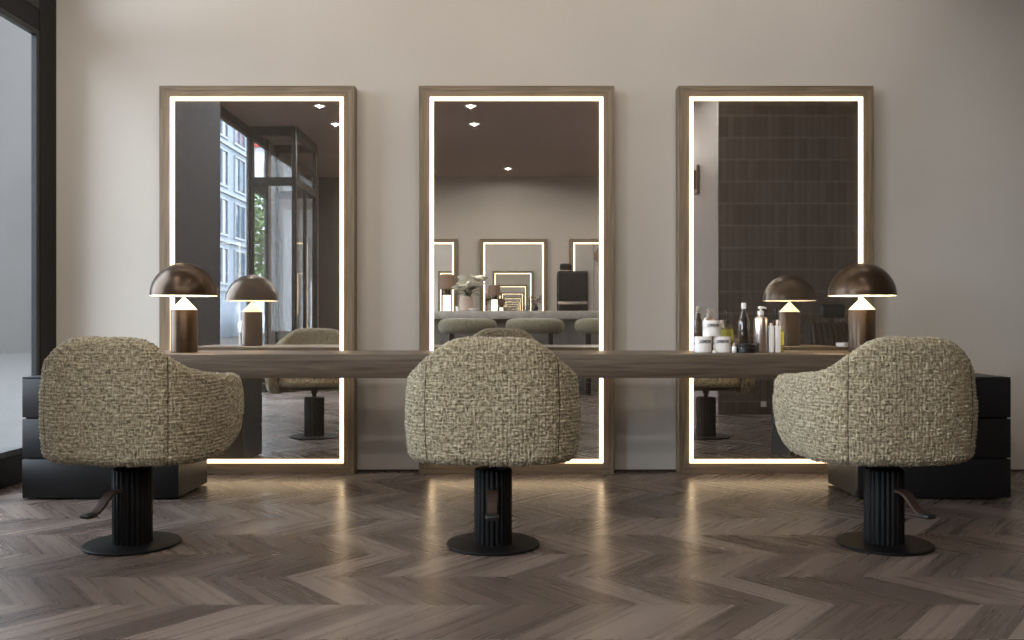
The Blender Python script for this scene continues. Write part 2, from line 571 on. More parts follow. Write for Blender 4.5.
# ------------------------------------------------------------------ mirrors with light strips
HW, MH = .602, 2.394

def rect_ring(mb, hw, h, prof, grain=True):
    """sweep profile [(inset, y)] around a rectangle x in [-hw,hw], z in [0,h]"""
    loops = []
    for dd, y in prof:
        loops.append([mb.bm.verts.new(p) for p in ((-hw + dd, y, dd), (hw - dd, y, dd), (hw - dd, y, h - dd), (-hw + dd, y, h - dd))])
    for A, B in zip(loops[:-1], loops[1:]):
        for k in range(4):
            j = (k + 1) % 4
            f = mb.bm.faces.new((A[k], A[j], B[j], B[k]))
            for l in f.loops:
                c = l.vert.co
                if k in (0, 2):
                    l[mb.uv].uv = (c.x, c.z + c.y + 1.7 * k)
                else:
                    l[mb.uv].uv = (c.z, c.x + c.y + 5.1 * k)
    return mb

def make_mirror(label, x, y, rz, group):
    t = thing('floor_mirror', label, 'mirror', (x, y, 0), rz, group)
    # local +y is the wall side, -y faces the room, glass plane at y = 0
    rect_ring(MB(), HW, MH, [(.105, .03), (.105, .085), (0, .085), (0, -.006), (.003, -.009), (.066, -.009), (.068, -.007), (.068, .03), (.105, .03)]).build('frame', MAT['oak'], t)
    n = 10
    prof = [(.0685, .02)] + [(.0795 - .0110 * math.cos(PI * k / n), -.003 - .019 * math.sin(PI * k / n)) for k in range(n + 1)] + [(.0905, .02), (.0685, .02)]
    rect_ring(MB(), HW, MH, prof).build('light_strip', MAT['led'], t)
    MB().box(-HW + .091, HW - .091, 0, .006, .091, MH - .091).build('mirror_glass', MAT['mirror'], t)
    return t

GN = 'oak floor mirrors on the near wall'
make_mirror('tall oak-framed lit mirror with the middle chair standing before it', 0, 0, 0, GN)
make_mirror('tall oak-framed lit mirror reflecting the street window', -1.6, 0, 0, GN)
make_mirror('tall oak-framed lit mirror reflecting the dark tiled wall, behind the bottles', 1.6, 0, 0, GN)
GO = 'lit mirrors on the opposite wall'
make_mirror('lit mirror on the opposite wall, whole in the middle mirror\'s reflection', 0, -10.58, PI, GO)
make_mirror('lit mirror on the opposite wall behind the flowers, cut by the strip at left', -1.6, -10.58, PI, GO)
make_mirror('lit mirror on the opposite wall behind the black barber chair', 1.6, -10.58, PI, GO)

# ------------------------------------------------------------------ worktop and drawer cabinets
tag(MB().box(-2.17, 2.17, -.92, -.31, .6495, .773, .004, 2, 0).build('worktop', MAT['oak_desk'], None, 30),
    'long thick smoked oak worktop running past all three mirrors on two black cabinets', 'desk')

def make_cabinet(label, x0, x1):
    t = thing('drawer_cabinet', label, 'cabinet', ((x0 + x1) / 2, -.58, 0), 0, 'black drawer cabinets under the worktop')
    w = (x1 - x0) / 2
    MB().box(-w + .05, w - .05, -.19, .19, 0.0005, .010).build('plinth', MAT['black_gap'], t)
    MB().box(-w, w, -.19, .23, .010, .644, .002, 1).build('body', MAT['black_mat'], t)
    zs = [(.010, .214), (.222, .427), (.435, .640)]
    for z0, z1 in zs:
        MB().box(-w, w, -.23, -.192, z0, z1, .003, 2).build('drawer', MAT['black_mat'], t, 30)
    MB().box(-w, w, -.23, .23, .6415, .6485, .001, 1).build('cabinet_top', MAT['black_mat'], t)
    return t

make_cabinet('black three-drawer cabinet behind the left chair, beside the window', -2.615, -1.791)
make_cabinet('black three-drawer cabinet behind the right chair', 1.80, 2.607)

# ------------------------------------------------------------------ salon chair
def plan_half(n=400):
    """outer plan of the shell from the back centre to the right arm front"""
    a, b, y0, ex = .357, .262, .02, 2.7
    pts = []
    for k in range(n + 1):
        t = PI / 2 * (1 - k / n)
        pts.append((a * abs(math.cos(t)) ** (2 / ex), y0 - b * abs(math.sin(t)) ** (2 / ex)))
    for k in range(1, n + 1):
        q = k / n
        pts.append((a - .012 * q ** 2, y0 + (.340 - y0) * q))
    return np.array(pts)

def smoothstep(x):
    x = np.clip(x, 0, 1)
    return x * x * (3 - 2 * x)

def weave(U, W, seed=3):
    rng = np.random.default_rng(seed)
    def vnoise(u, w, cell):
        gu, gw = u / cell, w / cell
        i, j = np.floor(gu).astype(int), np.floor(gw).astype(int)
        fu, fw = smoothstep(gu - i), smoothstep(gw - j)
        T = rng.random((256, 256))
        g = lambda a, c: T[a % 256, c % 256]
        return (g(i, j) * (1 - fu) * (1 - fw) + g(i + 1, j) * fu * (1 - fw) + g(i, j + 1) * (1 - fu) * fw + g(i + 1, j + 1) * fu * fw)
    u = U + .006 * (vnoise(U, W, .03) - .5) + .004 * (vnoise(U, W, .011) - .5)
    w = W + .006 * (vnoise(U, W, .03) - .5) + .004 * (vnoise(U, W, .011) - .5)
    p = .0155
    iu, iw = np.floor(u / p).astype(int), np.floor(w / p).astype(int)
    fu, fw = u / p - iu, w / p - iw
    T1 = rng.random((512, 512)); T2 = rng.random((512, 512))
    over = ((iu + iw) % 2 == 0) ^ (T1[iu % 512, iw % 512] > .80)
    amp = .6 + .6 * T2[iu % 512, iw % 512]
    warp = np.sin(PI * fu) ** .6 * np.where(over, .35 + .65 * np.sin(PI * fw) ** .5, .2)
    weft = np.sin(PI * fw) ** .6 * np.where(~over, .35 + .65 * np.sin(PI * fu) ** .5, .2)
    h = np.maximum(warp, weft) * amp
    h = h * .0085 + .0028 * (vnoise(U, W, .006) - .5) + .005 * (vnoise(U, W, .06) - .5)
    return h - .0045

def shell_mesh():
    half = plan_half()
    full = np.vstack([half[::-1] * np.array([-1, 1]), half[1:]])
    seg = np.hypot(*np.diff(full, axis=0).T)
    cum = np.concatenate([[0], np.cumsum(seg)])
    L = cum[-1]
    NS, NW = 380, 236
    s = np.linspace(0, L, NS)
    px, py = np.interp(s, cum, full[:, 0]), np.interp(s, cum, full[:, 1])
    tx, ty = np.gradient(px, s), np.gradient(py, s)
    ln = np.hypot(tx, ty); tx /= ln; ty /= ln
    nx, ny = ty, -tx                     # outward normal
    # crest height
    hs = np.concatenate([[0], np.cumsum(np.hypot(*np.diff(half, axis=0).T))])
    def s_at_x(x):
        k = np.argmax(half[:, 0] >= x); return hs[k]
    def s_at_y(y):
        k = np.where((half[:, 1] >= y) & (half[:, 0] > .3))[0][0]; return hs[k]
    keys = [(0, .882), (s_at_x(.12), .881), (s_at_x(.185), .868), (s_at_x(.245), .830), (s_at_x(.295), .788), (s_at_x(.333), .754),
            (s_at_y(-.03), .735), (s_at_y(.07), .724), (s_at_y(.18), .715), (s_at_y(.339), .706)]
    sh = np.abs(s - L / 2)
    zt = np.interp(sh, [k[0] for k in keys], [k[1] for k in keys])
    ker = np.hanning(31); ker /= ker.sum()
    zt = np.convolve(np.pad(zt, 15, mode='edge'), ker, mode='valid')
    zb = np.full(NS, .365)
    q = np.clip((py - .09) / .245, 0, 1)
    zb = zb + np.where(py > .09, .165 * (1 - np.sqrt(np.clip(1 - q ** 2, 0, 1))), 0)
    dist_end = np.minimum(s, L - s)
    e = np.clip(1 - dist_end / .05, 0, 1)
    k = np.sqrt(np.clip(1 - e ** 2, 0, 1)); k = np.maximum(k, .04)
    zt = zt - .035 * (1 - k)
    T = .085
    V = np.zeros((NS, NW, 3)); UVs = np.zeros((NS, NW, 2))
    for i in range(NS):
        zbi, zti = zb[i], zt[i]
        rb = .048
        pts = [(.10, zbi + .002)]
        pts += [(.075, zbi)]
        pts += [(rb - rb * math.sin(a), zbi + rb - rb * math.cos(a)) for a in np.linspace(0, PI / 2, 12)]
        zm0, zm1 = zbi + rb, zti - T / 2
        for qq in np.linspace(0.05, .95, 12):
            pts.append((-.010 * math.sin(PI * qq), zm0 + (zm1 - zm0) * qq))
        pts += [(T / 2 - T / 2 * math.cos(a), zti - T / 2 + T / 2 * math.sin(a)) for a in np.linspace(0, PI, 18)]
        pts += [(T + .006, .60), (T + .012, .50)] if zti - T / 2 > .61 else [(T + .012, .50)]
        P = np.array(pts)
        cl = np.concatenate([[0], np.cumsum(np.hypot(*np.diff(P, axis=0).T))])
        w = np.linspace(0, cl[-1], NW)
        off, z = np.interp(w, cl, P[:, 0]), np.interp(w, cl, P[:, 1])
        off = T / 2 + (off - T / 2) * k[i]
        V[i, :, 0] = px[i] - nx[i] * off
        V[i, :, 1] = py[i] - ny[i] * off
        V[i, :, 2] = z
        UVs[i, :, 0] = s[i]
        UVs[i, :, 1] = w
    # displacement along grid normal
    ds = np.gradient(V, axis=0); dw = np.gradient(V, axis=1)
    N = np.cross(ds, dw); N /= np.maximum(np.linalg.norm(N, axis=2, keepdims=True), 1e-9)
    # orient outward on the outer wall
    mid = N[NS // 2, NW // 4]
    if mid[1] > 0:
        N = -N
    h = weave(UVs[..., 0], UVs[..., 1])
    ss = s_at_x(.266)
    groove = np.zeros(NS)
    for sgn in (-1, 1):
        dd = np.abs(s - (L / 2 + sgn * ss))
        groove += np.exp(-(dd / .006) ** 2)
    h = h - .005 * groove[:, None]
    V = V + N * h[..., None] * np.minimum(1, k * 1.2)[:, None, None]
    verts = V.reshape(-1, 3)
    idx = np.arange(NS * NW).reshape(NS, NW)
    faces = np.stack([idx[:-1, :-1], idx[1:, :-1], idx[1:, 1:], idx[:-1, 1:]], axis=-1).reshape(-1, 4)
    me = bpy.data.meshes.new('shell')
    me.from_pydata(verts.tolist(), [], faces.tolist())
    # end caps
    uvl = me.uv_layers.new(name='UVMap')
    uvf = UVs.reshape(-1, 2)
    li = np.empty(len(me.loops), dtype=np.int32)
    me.loops.foreach_get('vertex_index', li)
    uvl.data.foreach_set('uv', uvf[li].ravel())
    me.polygons.foreach_set('use_smooth', [True] * len(me.polygons))
    me.materials.append(MAT['tweed'])
    me.update()
    # seam path (outer side only) for the stitched piping
    seams = []
    for sgn in (-1, 1):
        i = int(round((L / 2 + sgn * ss) / L * (NS - 1)))
        pts = []
        for j in range(14, int(NW * .60), 3):
            p = V[i, j] + N[i, j] * .0032
            pts.append(p)
        P = np.array(pts)
        kk = np.ones(5) / 5
        for c in range(3):
            P[:, c] = np.convolve(np.pad(P[:, c], 2, mode='edge'), kk, mode='valid')
        seams.append(P)
    return me, seams

def cushion(mb, hw, y0, y1, z0, z1, r=.03, n=64, ex=4.0, crown=.012):
    """rounded pillow with a superelliptic plan"""
    cy, hy = (y0 + y1) / 2, (y1 - y0) / 2
    def ring(sc, z, dz=0):
        out = []
        for i in range(n):
            a = 2 * PI * i / n
            c, s_ = math.cos(a), math.sin(a)
            x = math.copysign(abs(c) ** (2 / ex), c)
            y = math.copysign(abs(s_) ** (2 / ex), s_)
            out.append((x * (hw - sc), cy + y * (hy - sc), z))
        return out
    rings = []
    for q in np.linspace(0, PI / 2, 7):
        rings.append(ring(r - r * math.sin(q), z0 + r - r * math.cos(q)))
    for q in np.linspace(0, PI / 2, 7):
        rings.append(ring(r - r * math.cos(q), z1 - r + r * math.sin(q)))
    for q in (.3, .6, .85):
        rings.append(ring(r + (min(hw, hy) - r) * q, z1 + crown * q))
    mb.loft(rings)
    for f in mb.bm.faces:
        for l in f.loops:
            l[mb.uv].uv = (l.vert.co.x, l.vert.co.y + l.vert.co.z)
    return mb

def make_chair(label, loc, rz, pedal):
    t = thing('salon_chair', label, 'chair', loc, rz, 'tweed salon chairs at the worktop')
    me, seams = shell_mesh()
    sh = bpy.data.objects.new('shell', me)
    COL.objects.link(sh); sh.parent = t
    for P in seams:
        MB().tube([tuple(p) for p in P], .0016, 6).build('seam', MAT['thread'], sh, 60)
    cushion(MB(), .262, -.155, .33, .425, .505, .045, ex=4).build('seat_base', MAT['tweed'], t, 50)
    cushion(MB(), .258, -.15, .335, .50, .585, .035, ex=4).build('seat_cushion', MAT['tweed'], t, 50)
    MB().lathe([(.0, .392), (.18, .392), (.195, .398), (.195, .43), (0, .43)], 40).build('underside_plate', MAT['black_metal'], t, 30)
    # fluted column
    n = 160; fl = 22
    rings = []
    for z, dr in ((.0135, 0), (.316, 0), (.323, -.004), (.325, -.012)):
        rings.append([((.0805 + dr - .0065 * abs(math.cos(fl * PI * i / n)) ** 6) * math.cos(2 * PI * i / n), (.0805 + dr - .0065 * abs(math.cos(fl * PI * i / n)) ** 6) * math.sin(2 * PI * i / n), z) for i in range(n)])
    MB().loft(rings).build('column', MAT['black_metal'], t, 40)
    MB().lathe([(.017, .3255), (.017, .345), (.026, .366), (.026, .391)], 24).build('neck', MAT['black_metal'], t, 40)
    MB().lathe([(0, .0005), (.190, .0005), (.1965, .004), (.1965, .009), (.193, .0125), (.09, .0135), (0, .0135)], 72).build('base_plate', MAT['black_metal'], t, 40)
    # pedal: brown curved arm with a black foot pad, radial direction 'pedal'
    ped = MB()
    path = [(.07, .243), (.105, .242), (.128, .234), (.150, .216), (.172, .192), (.196, .174), (.222, .168)]
    rings = []
    for i, (r, z) in enumerate(path):
        a = Vector(path[min(i + 1, len(path) - 1)]) - Vector(path[max(i - 1, 0)])
        a.normalize()
        w, th = .021 + .002 * math.sin(i), .0055
        nr, nz = -a.y, a.x
        rings.append([(-w, -(r + nr * th), z + nz * th), (w, -(r + nr * th), z + nz * th), (w, -(r - nr * th), z - nz * th), (-w, -(r - nr * th), z - nz * th)])
    po = ped.loft(rings).build('pedal', MAT['pedal_brown'], t, 40, None, (0, 0, pedal))
    cushion(MB(), .027, -.262, -.205, .160, .177, .006, 32, 4, .001).build('foot_pad', MAT['black_plastic'], po, 40)
    return t

CH1 = make_chair('tweed tub chair in the middle, straight before the centre mirror', (-.108, -1.77, 0), 0, 0)
def place_chair(label, loc, rz, pedal):
    c = dup(CH1, loc, rz, label)
    for ch in c.children:
        if ch.name.startswith('pedal'):
            ch.rotation_euler = (0, 0, pedal)
    return c
place_chair('tweed tub chair beside the street window, leftmost of three', (-1.632, -1.77, 0), -.15, -.22)
place_chair('tweed tub chair at the right end, before the bottles and lamp', (1.544, -1.77, 0), .15, .22)

# ------------------------------------------------------------------ mushroom table lamps
def make_lamp(label, loc):
    t = thing('table_lamp', label, 'lamp', loc, 0, 'bronze mushroom lamps on the worktop')
    MB().lathe([(0, .0005), (.068, .0005), (.0700, .003), (.0700, .227), (.0685, .2295), (0, .2295)], 64).build('lamp_base', MAT['bronze'], t, 35)
    MB().lathe([(.0692, .230), (.0692, .232), (.0050, .298), (.0050, .333)], 64).build('lamp_cone', MAT['lamp_white'], t, 35)
    # dome: outer skin down to the rim, white inside
    R, Hh, z0 = .177, .175, .3085
    po = [(R * math.cos(a), z0 + Hh * math.sin(a)) for a in np.linspace(0, PI / 2, 30)]
    pi_ = [((R - .004) * math.cos(a), z0 + .0005 + (Hh - .004) * math.sin(a)) for a in np.linspace(0, PI / 2, 30)]
    po[-1] = (0, z0 + Hh); pi_[-1] = (0, z0 + Hh - .0035)
    sh = MB().lathe(list(po), 72, cap=False).build('lamp_shade', MAT['bronze'], t, 60)
    MB().lathe(list(pi_) , 72, cap=False).build('shade_lining', MAT['lamp_white'], sh, 60)
    MB().lathe([(R - .004, z0 + .0005), (R - .004, z0 - .003), (R, z0 - .003), (R, z0)], 72, cap=False).build('shade_rim', MAT['lamp_white'], sh, 60)
    MB().lathe([(0, .334), (.012, .336), (.02, .350), (.028, .370), (.026, .39), (.014, .405), (0, .41)], 24).build('bulb', MAT['bulb'], t, 60)
    t.scale = (1, 1, 1.008)
    return t

make_lamp('bronze mushroom lamp at the left end of the worktop, by the window', (-1.817, -.65, .7732))
make_lamp('bronze mushroom lamp at the right end of the worktop, right of the bottles', (1.881, -.65, .7732))

# ------------------------------------------------------------------ products on the worktop
DT = .7732
def dx(px, D=4.97):
    return -.028 + (px - 512) * D / 911
def dz(py, D=4.97):
    return .95 - (py - 320) * D / 911
K = 4.97 / 911

def bent_text(s, width, radius, z, mat, parent, size_y=None):
    cu = bpy.data.curves.new('txt', 'FONT')
    cu.body = s; cu.align_x = 'CENTER'; cu.size = .02
    cu.offset = .0012
    cu.resolution_u = 2
    o = bpy.data.objects.new('txt', cu)
    COL.objects.link(o)
    dg = bpy.context.evaluated_depsgraph_get()
    me = bpy.data.meshes.new_from_object(o.evaluated_get(dg))
    bpy.data.objects.remove(o)
    xs = [v.co.x for v in me.vertices]; ys = [v.co.y for v in me.vertices]
    w = max(xs) - min(xs); h = max(ys) - min(ys)
    sx = width / w; sy = (size_y / h) if size_y else sx
    cx = (max(xs) + min(xs)) / 2
    for v in me.vertices:
        a = (v.co.x - cx) * sx / radius
        v.co = Vector((radius * math.sin(a), -radius * math.cos(a), z + (v.co.y - min(ys)) * sy))
    me.materials.clear(); me.materials.append(mat)
    me.name = 'label_lettering'
    ob = bpy.data.objects.new('label_lettering', me)
    COL.objects.link(ob); ob.parent = parent
    return ob

def make_jar(label, x, y, z, rz):
    t = thing('cream_jar', label, 'jar', (x, y, z), rz, 'white cream jars on the worktop')
    R, H = .0475, .087
    MB().lathe([(0, .0003), (R - .004, .0003), (R - .001, .003), (R - .001, .047), (R - .003, .049), (0, .049)], 48).build('jar_body', MAT['white_plastic'], t, 35)
    MB().lathe([(0, .0495), (R - .002, .0495), (R, .052), (R, H - .004), (R - .004, H), (0, H)], 48).build('lid', MAT['white_plastic'], t, 35)
    MB().lathe([(R - .0006, .010), (R - .0006, .040)], 48, cap=False).build('jar_label', MAT['white_label'], t, 35)
    bent_text('LONDON', .070, R + .0006, .0530, MAT['black_ink'], t, .0165)
    return t
make_jar('white cream jar, left one of the bottom pair', dx(702.6), -.655, DT, .18)
make_jar('white cream jar, right one of the bottom pair', dx(721.8), -.655, DT, -.12)
make_jar('white cream jar stacked on top of two others', dx(711.5), -.65, DT + .0873, .05)

def liquid_bottle():
    t = thing('glass_bottle', 'dark amber bottle with thick clear wall and white cap behind the black tin', 'bottle', (dx(745.6), -.61, DT))
    R = .032
    out = [(0, .0004), (R - .003, .0004), (R, .004), (R, .168), (R - .004, .182), (.021, .196), (.0195, .215), (.0125, .228), (.0125, .238)]
    inn = [(0, .006), (R - .0065, .006), (R - .005, .01), (R - .005, .165), (R - .009, .177), (.0165, .192), (.015, .212), (.009, .224), (0, .224)]
    MB().lathe(inn, 40).build('liquid', MAT['amber'], t, 40)
    MB().lathe(out, 40, cap=False).build('bottle_wall', MAT['bottle_glass'], t, 40)
    MB().lathe([(0, .2385), (.013, .2385), (.0135, .24), (.0135, .269), (.012, .271), (0, .271)], 32).build('cap', MAT['white_plastic'], t, 40)
liquid_bottle()

def pump_head(mb, z, r_collar, h_collar, up, spout):
    mb.lathe([(0, z), (r_collar, z), (r_collar, z + h_collar), (.005, z + h_collar + .002), (.005, z + up), (.014, z + up + .002), (.014, z + up + .012), (.010, z + up + .015), (0, z + up + .015)], 28)
    mb.tube([(0, 0, z + up + .008), (spout * .7, 0, z + up + .008), (spout, 0, z + up + .002)], [.006, .005, .004], 10)
    return mb

t = thing('pump_bottle', 'tall satin silver pump bottle right of the dark amber bottle', 'bottle', (dx(760.6), -.65, DT), -.3)
R = .0365
MB().lathe([(0, .0004), (R - .003, .0004), (R, .004), (R, .180), (R - .006, .192), (.016, .197), (.016, .202), (0, .202)], 48).build('bottle_body', MAT['silver'], t, 40)
pump_head(MB(), .2025, .0175, .024, .034, .03).build('pump', MAT['white_plastic'], t, 40)

def label_bottle(label, px, cap):
    t = thing('label_bottle', label, 'bottle', (dx(px), -.655, DT), 0, 'slim white bottles on the worktop')
    w = .0142
    MB().box(-w, w, -w, w, .0004, .146, .004, 3, 2).build('bottle_body', MAT['white_label'], t, 40)
    MB().lathe([(0, .1462), (.0105, .1462), (.0105, cap - .003), (.009, cap), (0, cap)], 24).build('cap', MAT['silver'], t, 40)
label_bottle('slim white square bottle nearest the silver pump bottle', 770.6, .160)
label_bottle('slim white square bottle with taller silver cap, nearer the lamp', 777.3, .178)

t = thing('oil_bottle', 'lime yellow oil bottle with black pump behind the two slim white bottles', 'bottle', (dx(778.0) + .012, -.575, DT), .5)
R = .040
MB().lathe([(0, .0004), (R - .003, .0004), (R, .004), (R, .138), (R - .008, .148), (.014, .152), (0, .152)], 40).build('bottle_body', MAT['bottle_glass'], t, 40)
MB().lathe([(R + .0005, .040), (R + .0005, .112)], 40, cap=False).build('bottle_label', MAT['yellow'], t, 40)
MB().lathe([(0, .006), (R - .004, .006), (R - .004, .125), (0, .125)], 32).build('liquid', plain('honey_oil', (.30, .26, .06), .1), t, 40)
pump_head(MB(), .1525, .016, .024, .075, .030).build('pump', MAT['black_plastic'], t, 40)

t = thing('hair_wax_tin', 'low glossy black tin in front of the amber bottle', 'tin', (dx(744.5), -.685, DT))
MB().lathe([(0, .0004), (.050, .0004), (.054, .003), (.054, .026), (0, .026)], 48).build('tin_body', MAT['black_plastic'], t, 35)
MB().lathe([(0, .0264), (.055, .0264), (.0555, .028), (.0555, .046), (.050, .049), (0, .049)], 48).build('lid', MAT['black_plastic'], t, 35)
MB().lathe([(.0557, .0272), (.0565, .0282), (.0557, .0292)], 48, cap=False).build('rim', MAT['chrome'], t, 35)

def vial(label, px, h, y):
    t = thing('glass_vial', label, 'vial', (dx(px), y, DT), 0, 'little glass vials on the worktop')
    MB().lathe([(0, .0004), (.011, .0004), (.0125, .003), (.0125, h * .55), (.007, h * .7), (0, h * .7)], 24).build('vial_body', MAT['white_plastic'], t, 40)
    MB().lathe([(0, h * .702), (.0065, h * .702), (.0065, h), (0, h)], 20).build('cap', MAT['silver'], t, 40)
vial('little glass vial with pale cap, right of the jars', 732, .052, -.70)
vial('tiny glass vial before the gap of the two bottom jars', 711.8, .022, -.72)

# ------------------------------------------------------------------ counter, stools and things opposite (seen in the mirrors)
YC = -6.38
t = thing('bar_counter', 'grey stone bar counter opposite, seen in the middle mirror', 'counter', (.02, YC, 0))
MB().box(-1.45, 1.55, -.60, 0, .965, 1.07, .006, 2).build('counter_top', MAT['stone'], t, 30)
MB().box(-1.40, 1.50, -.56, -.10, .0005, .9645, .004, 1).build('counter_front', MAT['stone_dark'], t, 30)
for xx in (-.33, .53):
    MB().box(xx - .06, xx + .06, -.0995, -.01, .90, .9645, .004, 1).build('bracket', MAT['black_metal'], t)

def stool(label, x):
    t = thing('bar_stool', label, 'stool', (x, YC + .36, 0), 0, 'sage bar stools at the counter')
    cushion(MB(), .375, -.20, .20, .775, .965, .088, 64, 2.3, .012).build('seat', MAT['tweed_plain'], t, 60)
    for sx in (-.2, .2):
        for sy in (-.11, .11):
            MB().box(sx - .025, sx + .025, sy - .02, sy + .02, .0005, .785, .004, 1, 2).build('leg', MAT['black_metal'], t)
    MB().box(-.18, .18, .10, .12, .28, .31).build('foot_rail', MAT['black_metal'], t); MB().box(-.18, .18, -.12, -.10, .28, .31).build('foot_rail', MAT['black_metal'], t)
    return t
f12 = 11.62 / 911
stool('sage upholstered bar stool below the flowers in the reflection', -.028 + (467.5 - 512) * f12)
stool('sage upholstered bar stool in the middle of the reflected counter', -.028 + (535 - 512) * f12)
stool('sage upholstered bar stool below the barber chair in the reflection', -.028 + (604 - 512) * f12)

def cx(px, D=12.3):
    return -.028 + (px - 512) * D / 911
ZC = 1.0703
def white_lamp(label, px, D, w, h, taper):
    k = D / 911
    t = thing('shaded_lamp', label, 'lamp', (cx(px, D), 5.62 - D, ZC), 0, 'lamps on the opposite counter')
    hb = h * .44
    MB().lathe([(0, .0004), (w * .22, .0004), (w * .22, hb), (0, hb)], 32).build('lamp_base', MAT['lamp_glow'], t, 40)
    MB().lathe([(0, hb + .0005), (w * .20, hb + .0005), (w * .20, h * .62), (0, h * .62)], 32).build('lamp_stem', MAT['bronze'], t, 40)
    MB().lathe([(w * .5, h * .60), (w * .5 * taper, h), (w * .5 * taper - .004, h), (w * .5 - .004, h * .60)], 40, cap=False).build('lamp_shade', MAT['shade_brown'], t, 40)
white_lamp('brown-shaded lamp with glowing white base, left of the flowers', 446.8, 12.52, .25, .50, .78)
white_lamp('smaller brown-shaded lamp right of the flowers on the counter', 494.5, 12.3, .18, .35, .86)

# flower pot
t = thing('flower_pot', 'beige pot of white flowers on the opposite counter', 'plant', (cx(466, 12.3), 5.62 - 12.3, ZC))
MB().lathe([(0, .0004), (.09, .0004), (.105, .01), (.085, .17), (.078, .20), (.06, .20), (.06, .15), (0, .15)], 40).build('pot', MAT['pot'], t, 40)
rnd = random.Random(4)
st = MB()
heads = []
for i in range(24):
    a = rnd.uniform(0, 2 * PI); r = rnd.uniform(.03, .2)
    hx, hy, hz = r * math.cos(a) + .06, r * math.sin(a) * .4, rnd.uniform(.32, .47) - .25 * (r * r) / .04 * .2
    heads.append((hx, hy, hz))
    st.tube([(0, 0, .155), (hx * .4, hy * .4, .28), (hx, hy, hz)], .003, 6)
st.build('stems', MAT['leaf'], t, 60)
lf = MB()
for i in range(26):
    a = rnd.uniform(0, 2 * PI)
    L = rnd.uniform(.10, .2)
    c, s_ = math.cos(a), math.sin(a)
    b0 = Vector((.03 * c + .03, .03 * s_, rnd.uniform(.2, .30)))
    tip = b0 + Vector((c * L, s_ * L * .35, rnd.uniform(-.03, .09)))
    mid = (b0 + tip) / 2 + Vector((0, 0, .025))
    sd = Vector((-s_, c, 0)) * .028
    vs = [lf.bm.verts.new(p) for p in (b0, mid + sd, tip, mid - sd)]
    m2 = lf.bm.verts.new(mid + Vector((0, 0, -.008)))
    lf.bm.faces.new((vs[0], vs[1], m2)); lf.bm.faces.new((vs[1], vs[2], m2)); lf.bm.faces.new((vs[2], vs[3], m2)); lf.bm.faces.new((vs[3], vs[0], m2))
lf.build('leaves', MAT['leaf'], t, 60)
for hx, hy, hz in heads:
    b = MB()
    tilt = Matrix.Rotation(rnd.uniform(-.5, .5), 3, 'X') @ Matrix.Rotation(rnd.uniform(-.5, .5), 3, 'Y')
    for q in range(6):
        a = q * PI / 3
        pts = [(0, 0, 0), (.032, .034, .022), (.076, .030, .032), (.096, 0, .022), (.076, -.030, .032), (.032, -.034, .022)]
        rot = Matrix.Rotation(a, 3, 'Z')
        vs = [b.bm.verts.new(tilt @ (rot @ Vector(p)) + Vector((hx, hy, hz))) for p in pts]
        ctr = b.bm.verts.new(tilt @ (rot @ Vector((.045, 0, .013))) + Vector((hx, hy, hz)))
        for k in range(6):
            b.bm.faces.new((vs[k], vs[(k + 1) % 6], ctr))
    b.build('flower', MAT['petal'], t, 60)

t = thing('dish', 'low white dish on the counter in front of the flower pot', 'dish', (cx(474, 12.09), 5.62 - 12.09, ZC))
MB().lathe([(0, .0004), (.05, .0004), (.08, .03), (.076, .032), (.045, .006), (0, .006)], 40, cap=False).build('bowl', MAT['white_plastic'], t, 40)
t = thing('cup', 'white cup on the counter below the left lamp and flowers', 'cup', (cx(458, 12.10), 5.62 - 12.10, ZC))
MB().lathe([(0, .0004), (.025, .0004), (.034, .06), (.031, .06), (.023, .005), (0, .005)], 32, cap=False).build('cup_body', MAT['white_plastic'], t, 40)

t = thing('twig_vase', 'small dark vase of twigs on the counter before the opposite mirror', 'plant', (cx(535, 12.4), 5.62 - 12.4, ZC))
MB().lathe([(0, .0004), (.03, .0004), (.045, .03), (.04, .06), (.02, .085), (.024, .1), (.018, .1), (0, .08)], 32, cap=False).build('vase', MAT['black_plastic'], t, 40)
tw = MB()
for i in range(9):
    a = i * 2.4
    e = Vector((.10 * math.cos(a), .06 * math.sin(a), .13 + .012 * i))
    tw.tube([(0, 0, .05), (e.x * .4, e.y * .4, .12), tuple(e)], .0025, 6)
    for s_ in (-1, 1):
        p = e * .85
        q = p + Vector((s_ * .035, .01, .02))
        vs = [tw.bm.verts.new(v) for v in (p, p + Vector((s_ * .015, .012, .018)), q, p + Vector((s_ * .015, -.012, .002)))]
        tw.bm.faces.new(vs)
tw.build('twigs', plain('dark_twig', (.05, .045, .04), .8), t, 60)

# barber chair behind the counter
D = 13.2; k = D / 911
t = thing('barber_chair', 'tall black leather barber chair with chrome bar behind the counter', 'chair', (-.028 + (572.3 - 512) * k, 5.62 - D, 0))
w = 15.5 * k
zt_, zb_ = .95 + 49 * k, .80
mb = MB(); mb.box(-w, w, -.06, .06, zb_, zt_, .045, 5); mb.build('backrest', MAT['leather'], t, 50)
MB().box(-.18, -.01, -.05, .05, zt_ + .012, zt_ + .012 + 6.5 * k, .025, 4).build('headrest', MAT['leather'], t, 50)
MB().box(-.11, -.08, -.012, .012, zt_ - .02, zt_ + .03).build('headrest_post', MAT['chrome'], t)
MB().box(-w + .01, w - .01, .062, .075, .95 + 15.5 * k, .95 + 18.5 * k, .003, 1).build('chrome_bar', MAT['chrome'], t, 40)
MB().box(-w, w, .02, .50, .62, .76, .04, 4).build('seat', MAT['leather'], t, 50)
for s_ in (-1, 1):
    MB().box(s_ * (w + .045) - .04, s_ * (w + .045) + .04, -.02, .42, .88, .95, .02, 3).build('armrest', MAT['leather'], t, 50)
    MB().box(s_ * (w + .02) - .015, s_ * (w + .02) + .015, .1, .14, .64, .885).build('arm_post', MAT['chrome'], t)
